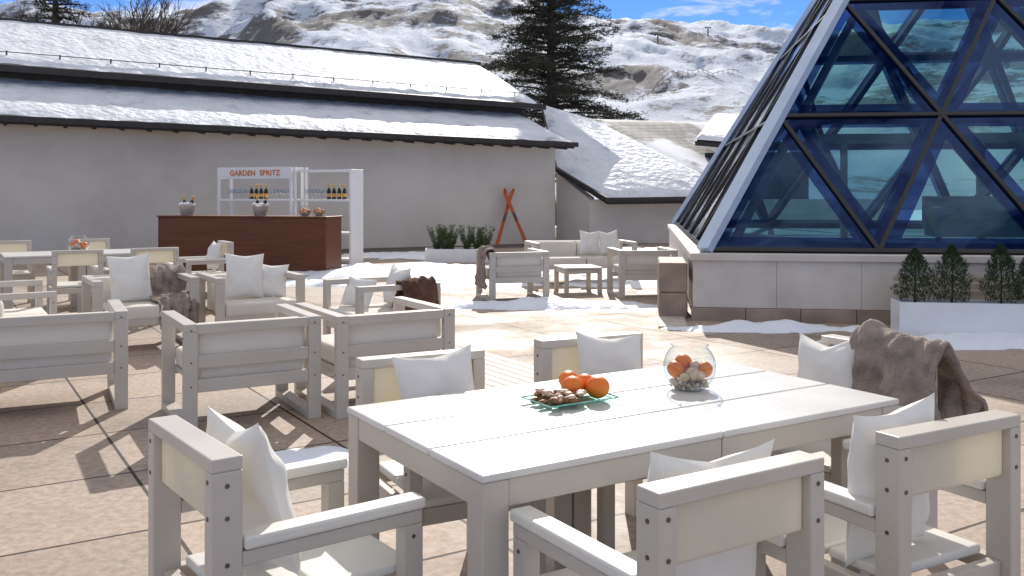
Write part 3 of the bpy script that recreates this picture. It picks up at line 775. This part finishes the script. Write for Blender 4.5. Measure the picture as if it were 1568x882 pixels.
def smooth(e0,e1,x):
    t=min(1,max(0,(x-e0)/(e1-e0))); return t*t*(3-2*t)
regs=[(-1.9,17.6,2.2,1.5,.95),(-1.9,22,2.2,1.0,.8),(-.6,15.2,1.4,.9,.6),(.5,12.3,1.7,.40,.78),(2.6,17.5,1.6,4,.7),(3.0,10.2,1.5,.30,.70),(4.7,9.2,1.5,.35,.9),(5.6,8.5,1.2,.25,.55),
 (-.2,11.0,.35,.22,.55),(.95,8.75,.30,.28,.6),(-3.2,15.2,1.2,.5,.6),(3.2,22,2.5,3,.9),(-5.3,15.2,1.5,.4,.5),(.95,7.6,.2,.2,.5),(3.9,9.3,.5,.2,.6)]
def snowmask(x,y):
    b=0
    for (cx,cy,rx,ry,s) in regs:
        q=((x-cx)/rx)**2+((y-cy)/ry)**2
        if q<5: b=max(b,s*math.exp(-q*.7))
    n=noise.fractal(Vector((x*1.3,y*1.3,0)),1,2,5)*.28
    return b+n-.44
def snowfield(name,x0,x1,y0,y1,d,fn,hmax=.09):
    nx=int((x1-x0)/d);ny=int((y1-y0)/d); vs=[];val=[]
    for i in range(nx+1):
        for j in range(ny+1):
            x=x0+i*d;y=y0+j*d; m=fn(x,y); val.append(m)
            h=hmax*min(1,max(0,m)*3.0)**.6*(1+.5*noise.fractal(Vector((x*3.5,y*3.5,7)),1,2,4)) if m>0 else -.02
            vs.append((x,y,h))
    fs=[]
    for i in range(nx):
        for j in range(ny):
            a=i*(ny+1)+j; q=(a,a+ny+1,a+ny+2,a+1)
            if max(val[k] for k in q)>0: fs.append(q)
    used=sorted({k for f in fs for k in f}); mp={k:i for i,k in enumerate(used)}
    return mesh_obj(name,[vs[k] for k in used],[tuple(mp[k] for k in f) for f in fs],M_snow,None,True)
snowfield('melting_snow',-6.5,7,7,26.5,.08,snowmask,.085)
def m2(x,y):
    b=0
    for (cx,cy,rx,ry,s) in ((-1.12,5.30,.32,.18,.85),(-1.9,7.4,.3,.15,.45)):
        q=((x-cx)/rx)**2+((y-cy)/ry)**2; b=max(b,s*math.exp(-q*.7))
    return b+noise.fractal(Vector((x*2.5,y*2.5,0)),1,2,5)*.25-.42
snowfield('snow_patch',-4,0,4.8,8,.035,m2,.04)

# ------------------------------------------------------------------ mountains
sky_pts=[(-1500,40),(-700,10),(-300,-10),(0,0),(120,14),(240,16),(350,4),(430,-25),(560,-50),(680,-40),(790,-8),(870,18),(950,32),(1100,42),(1230,50),(1400,38),(1700,10),(2300,-20),(3500,30)]
def skyv(u):
    for i in range(len(sky_pts)-1):
        if sky_pts[i][0]<=u<=sky_pts[i+1][0]:
            a,b=sky_pts[i],sky_pts[i+1]; t=(u-a[0])/(b[0]-a[0]); t=t*t*(3-2*t); return a[1]+(b[1]-a[1])*t
    return 30
vs=[];fs=[]; NT=600; NRr=250
for i in range(NT+1):
    u=-1400+ 4600*i/NT; tx=(u-784)/1425
    for j in range(NRr+1):
        t=j/NRr; r=60+1500*t**1.35
        x=tx*r;y=r
        k=min(1,(r-60)/1100)
        el=(295-skyv(u))/1425
        g=.50*smooth(0,.22,k)+.50*smooth(.22,1,k)
        wv=noise.noise_vector(Vector((x*.004,y*.004,9)))*60
        nz=noise.ridged_multi_fractal(Vector(((x+wv.x)*.0054,(y+wv.y)*.0030,1.3)),1.0,2.1,7,1.0,2.0)-1.1
        n2=noise.fractal(Vector((x*.018,y*.014,4)),.95,2.1,7)
        amp=smooth(0,.2,k)*r
        h=el*r*g + amp*(.031*nz*(1-.70*smooth(.75,1,k))+.007*n2)
        if r>1160: h-= (r-1160)*.35
        vs.append((x,y,h-.5*(1-smooth(0,.05,k))))
for i in range(NT):
    for j in range(NRr):
        a=i*(NRr+1)+j; fs.append((a,a+NRr+1,a+NRr+2,a+1))
def mount_mat():
    m,nt,b=new_mat('mountain_snow_rock')
    tc=N(nt,'ShaderNodeTexCoord'); geo=N(nt,'ShaderNodeNewGeometry')
    mp=N(nt,'ShaderNodeMapping'); mp.inputs['Scale'].default_value=(1,.45,2.5); nt.links.new(tc.outputs['Object'],mp.inputs['Vector'])
    n=N(nt,'ShaderNodeTexNoise'); n.inputs['Scale'].default_value=.075; n.inputs['Detail'].default_value=12; n.inputs['Roughness'].default_value=.80
    nt.links.new(mp.outputs[0],n.inputs['Vector'])
    n2=N(nt,'ShaderNodeTexNoise'); n2.inputs['Scale'].default_value=.0085; n2.inputs['Detail'].default_value=4; nt.links.new(tc.outputs['Object'],n2.inputs['Vector'])
    sx=N(nt,'ShaderNodeSeparateXYZ'); nt.links.new(geo.outputs['Normal'],sx.inputs[0])
    s1=N(nt,'ShaderNodeMath',operation='MULTIPLY_ADD'); s1.inputs[1].default_value=-.70; s1.inputs[2].default_value=.65; nt.links.new(sx.outputs['Z'],s1.inputs[0])
    s2=N(nt,'ShaderNodeMath',operation='MULTIPLY_ADD'); s2.inputs[1].default_value=1.0; nt.links.new(n2.outputs['Fac'],s2.inputs[0]); nt.links.new(s1.outputs[0],s2.inputs[2])
    s3=N(nt,'ShaderNodeMath',operation='ADD'); nt.links.new(s2.outputs[0],s3.inputs[0]); nt.links.new(n.outputs['Fac'],s3.inputs[1])
    s4=N(nt,'ShaderNodeMath',operation='MULTIPLY_ADD'); s4.inputs[1].default_value=1.0; s4.inputs[2].default_value=-.55; nt.links.new(s3.outputs[0],s4.inputs[0])
    r=ramp(nt,[(.475,(0,0,0)),(.54,(.92,.92,.92))]); nt.links.new(s4.outputs[0],r.inputs['Fac'])
    rc=ramp(nt,[(.4,(.055,.045,.042)),(.6,(.13,.105,.09))]); nt.links.new(n.outputs['Fac'],rc.inputs['Fac'])
    x=N(nt,'ShaderNodeMix',data_type='RGBA'); nt.links.new(r.outputs['Color'],x.inputs[0]); x.inputs[6].default_value=(.66,.73,.86,1); nt.links.new(rc.outputs['Color'],x.inputs[7])
    nt.links.new(x.outputs[2],b.inputs['Base Color']); b.inputs['Roughness'].default_value=.8
    bp=N(nt,'ShaderNodeBump'); bp.inputs['Strength'].default_value=.9; bp.inputs['Distance'].default_value=5
    nt.links.new(n.outputs['Fac'],bp.inputs['Height']); nt.links.new(bp.outputs['Normal'],b.inputs['Normal'])
    return m
mesh_obj('snowy_mountain',vs,fs,mount_mat(),None,True)

# ------------------------------------------------------------------ trees
def cedar(x,y,h,rfun,name='cedar_tree',nb=150,seed=1,z0=2.0,dens=1.0):
    random.seed(seed); e=empty(name,x,y,0); vs=[];fs=[]; lv=[];lf=[]
    tube([(0,0,-.5),(.05,0,h*.3),(-.05,.05,h*.6),(0,0,h)],[.38,.28,.17,.02],vs,fs,10)
    for b in range(nb):
        z=z0+(h-z0-.2)*((b+random.random())/nb)**.92; a=b*2.399+random.uniform(-.5,.5)
        Lb=rfun(z)*random.choice((random.uniform(.45,.8),random.uniform(.8,1.15),random.uniform(.8,1.1)))
        if Lb<.25: Lb=.25
        d=Vector((math.cos(a),math.sin(a),0)); rise=random.uniform(-.05,.42); droop=random.uniform(.06,.30)
        pts=[Vector((0,0,z))+d*Lb*t+Vector((0,0,Lb*(rise*t-droop*t*t))) for t in (0,.25,.5,.75,1)]
        tube(pts,[.07,.05,.035,.02,.006],vs,fs,5)
        sd=Vector((-d.y,d.x,0))
        nt_=int((7+Lb*6))
        for k in range(nt_):
            t=.15+.85*random.random(); i=min(3,int(t*4)); base=pts[i].lerp(pts[i+1],t*4-i)
            s=random.choice((-1,1)); tl=Lb*.30*(1.15-t)+.25; dd=(d*random.uniform(.4,1)+sd*s*random.uniform(.3,1)+Vector((0,0,random.uniform(-.30,.22)))).normalized()
            mcount=int(14*dens*(.6+tl))
            for q in range(mcount):
                w=random.random(); c=base+dd*tl*w+Vector((random.gauss(0,.04),random.gauss(0,.04),-.12*w*w*tl+random.gauss(0,.04)))
                leaves(lv,lf,c,(dd.x+random.uniform(-.8,.8),dd.y+random.uniform(-.8,.8),random.uniform(-.45,.85)),random.uniform(.11,.23),.26)
    mesh_obj('trunk_and_limbs',vs,fs,M_bark,e); mesh_obj('needles',lv,lf,M_cedar,e)
def rf(z): 
    if z<4: return 4.3
    return max(.2,4.8*(1-(z-4)/11.5)**.9)
cedar(1.9,45,15.2,rf,nb=280,seed=3)
cedar(-19.6,40,13.5,lambda z:max(.2,2.6*(1-(z-3)/11)) ,nb=150,seed=5,dens=.7)
def bare(x,y,h,name,seed):
    random.seed(seed); e=empty(name,x,y,0); vs=[];fs=[]
    def br(p,d,l,r,lev):
        q=p+d*l; mid=p.lerp(q,.5)+Vector((random.gauss(0,.04),random.gauss(0,.04),0))*l
        tube([p,mid,q],[r,r*.82,r*.62],vs,fs,5)
        if lev==0: return
        for k in range(random.choice((3,4))):
            nd=(d+Vector((random.gauss(0,.45),random.gauss(0,.45),random.gauss(.12,.2)))).normalized(); br(p.lerp(q,random.uniform(.55,1)),nd,l*random.uniform(.55,.8),r*.55,lev-1)
    br(Vector((0,0,0)),Vector((0,0,1)),h*.36,.2,5); mesh_obj('branches',vs,fs,M_bark,e)
bare(-17.3,41,12.5,'bare_tree',2); bare(-15.9,42,11.5,'bare_tree',9); bare(-21.5,42,12.0,'bare_tree',4); bare(-18.3,43,12.0,'bare_tree',14)
def pylon(x,y,z,h):
    e=empty('ski_lift_pylon',x,y,12,z); vs=[];fs=[]; beam((0,0,-4),(0,0,h),.9,.9,vs,fs,Vector((0,1,0))); beam((-2.6,0,h),(2.6,0,h),.6,.6,vs,fs); beam((-2.6,0,h-1.2),(-2.6,0,h+.4),1.3,.6,vs,fs,Vector((0,1,0))); beam((2.6,0,h-1.2),(2.6,0,h+.4),1.3,.6,vs,fs,Vector((0,1,0)))
    mesh_obj('mast',vs,fs,M_dark,e)
def terr(u,r):
    i=int((u+1400)/4600*NT); t=((r-60)/1500)**(1/1.35); j=int(t*NRr); return MV[i*(NRr+1)+j]
MV=bpy.data.objects['snowy_mountain'].data.vertices
for u,r,h in ((1182,430,9),(1010,800,9),(1085,980,9),(700,1050,9)):
    p=terr(u,r).co; pylon(p.x,p.y,p.z,h)
e=empty('piste_fence',0,0,0); vs=[];fs=[]; prev=None
for k in range(36):
    p=terr(955+k*5.2,520+k*4).co.copy()
    beam(p-Vector((0,0,1)),p+Vector((0,0,2.0)),.3,.3,vs,fs,Vector((0,1,0)))
    if prev: beam(prev+Vector((0,0,1.6)),p+Vector((0,0,1.6)),.2,.25,vs,fs)
    prev=p
mesh_obj('rails',vs,fs,M_bark,e)

# ------------------------------------------------------------------ light, world, camera
sunv=Vector((.07,1.15,.69)).normalized()
el=math.asin(sunv.z); az=math.atan2(sunv.x,sunv.y)
sl=bpy.data.lights.new('sun','SUN'); sl.energy=4.9; sl.angle=R(.5); sl.color=(1,.95,.875)
so=bpy.data.objects.new('sun',sl); coll.objects.link(so); so.rotation_euler=sunv.to_track_quat('Z','Y').to_euler()
w=bpy.data.worlds.new('World'); scene.world=w; w.use_nodes=True; nt=w.node_tree
bg=nt.nodes['Background']; sk=N(nt,'ShaderNodeTexSky'); sk.sky_type='NISHITA'; sk.sun_disc=False; sk.sun_elevation=el; sk.sun_rotation=az; sk.altitude=2500; sk.air_density=.9; sk.dust_density=0; sk.ozone_density=3
tc=N(nt,'ShaderNodeTexCoord'); mp=N(nt,'ShaderNodeMapping'); mp.inputs['Scale'].default_value=(1.6,1.6,7); mp.inputs['Location'].default_value=(.35,.0,.2)
nt.links.new(tc.outputs['Generated'],mp.inputs['Vector'])
tint=N(nt,'ShaderNodeMix',data_type='RGBA',blend_type='MULTIPLY'); tint.inputs[0].default_value=1; tint.inputs[7].default_value=(.46,.64,.86,1); nt.links.new(sk.outputs[0],tint.inputs[6])
nz=N(nt,'ShaderNodeTexNoise'); nz.inputs['Scale'].default_value=3.0; nz.inputs['Detail'].default_value=9; nz.inputs['Roughness'].default_value=.62; nz.inputs['Distortion'].default_value=.5
nt.links.new(mp.outputs[0],nz.inputs['Vector'])
sp=N(nt,'ShaderNodeSeparateXYZ'); nt.links.new(tc.outputs['Generated'],sp.inputs[0])
hi=N(nt,'ShaderNodeMapRange'); hi.inputs[1].default_value=.25; hi.inputs[2].default_value=.7; hi.inputs[3].default_value=0; hi.inputs[4].default_value=.12; nt.links.new(sp.outputs['Z'],hi.inputs[0])
ad=N(nt,'ShaderNodeMath',operation='ADD'); nt.links.new(nz.outputs['Fac'],ad.inputs[0]); nt.links.new(hi.outputs[0],ad.inputs[1])
cr=ramp(nt,[(.50,(0,0,0)),(.68,(.9,.9,.9))]); nt.links.new(ad.outputs[0],cr.inputs['Fac'])
mx=N(nt,'ShaderNodeMix',data_type='RGBA'); nt.links.new(cr.outputs['Color'],mx.inputs[0]); nt.links.new(tint.outputs[2],mx.inputs[6]); mx.inputs[7].default_value=(8.4,7.9,7.2,1)
nt.links.new(mx.outputs[2],bg.inputs['Color']); bg.inputs['Strength'].default_value=.15

cam=bpy.data.cameras.new('camera'); co=bpy.data.objects.new('camera',cam); coll.objects.link(co)
co.location=(0,0,1.5); co.rotation_euler=(R(90),0,0); cam.sensor_width=36; cam.lens=36*1425/1568; cam.shift_y=-(441-295)/1568; cam.clip_end=6000; cam.clip_start=.05
scene.camera=co
scene.view_settings.view_transform='Standard'; scene.view_settings.look='None'; scene.view_settings.exposure=0
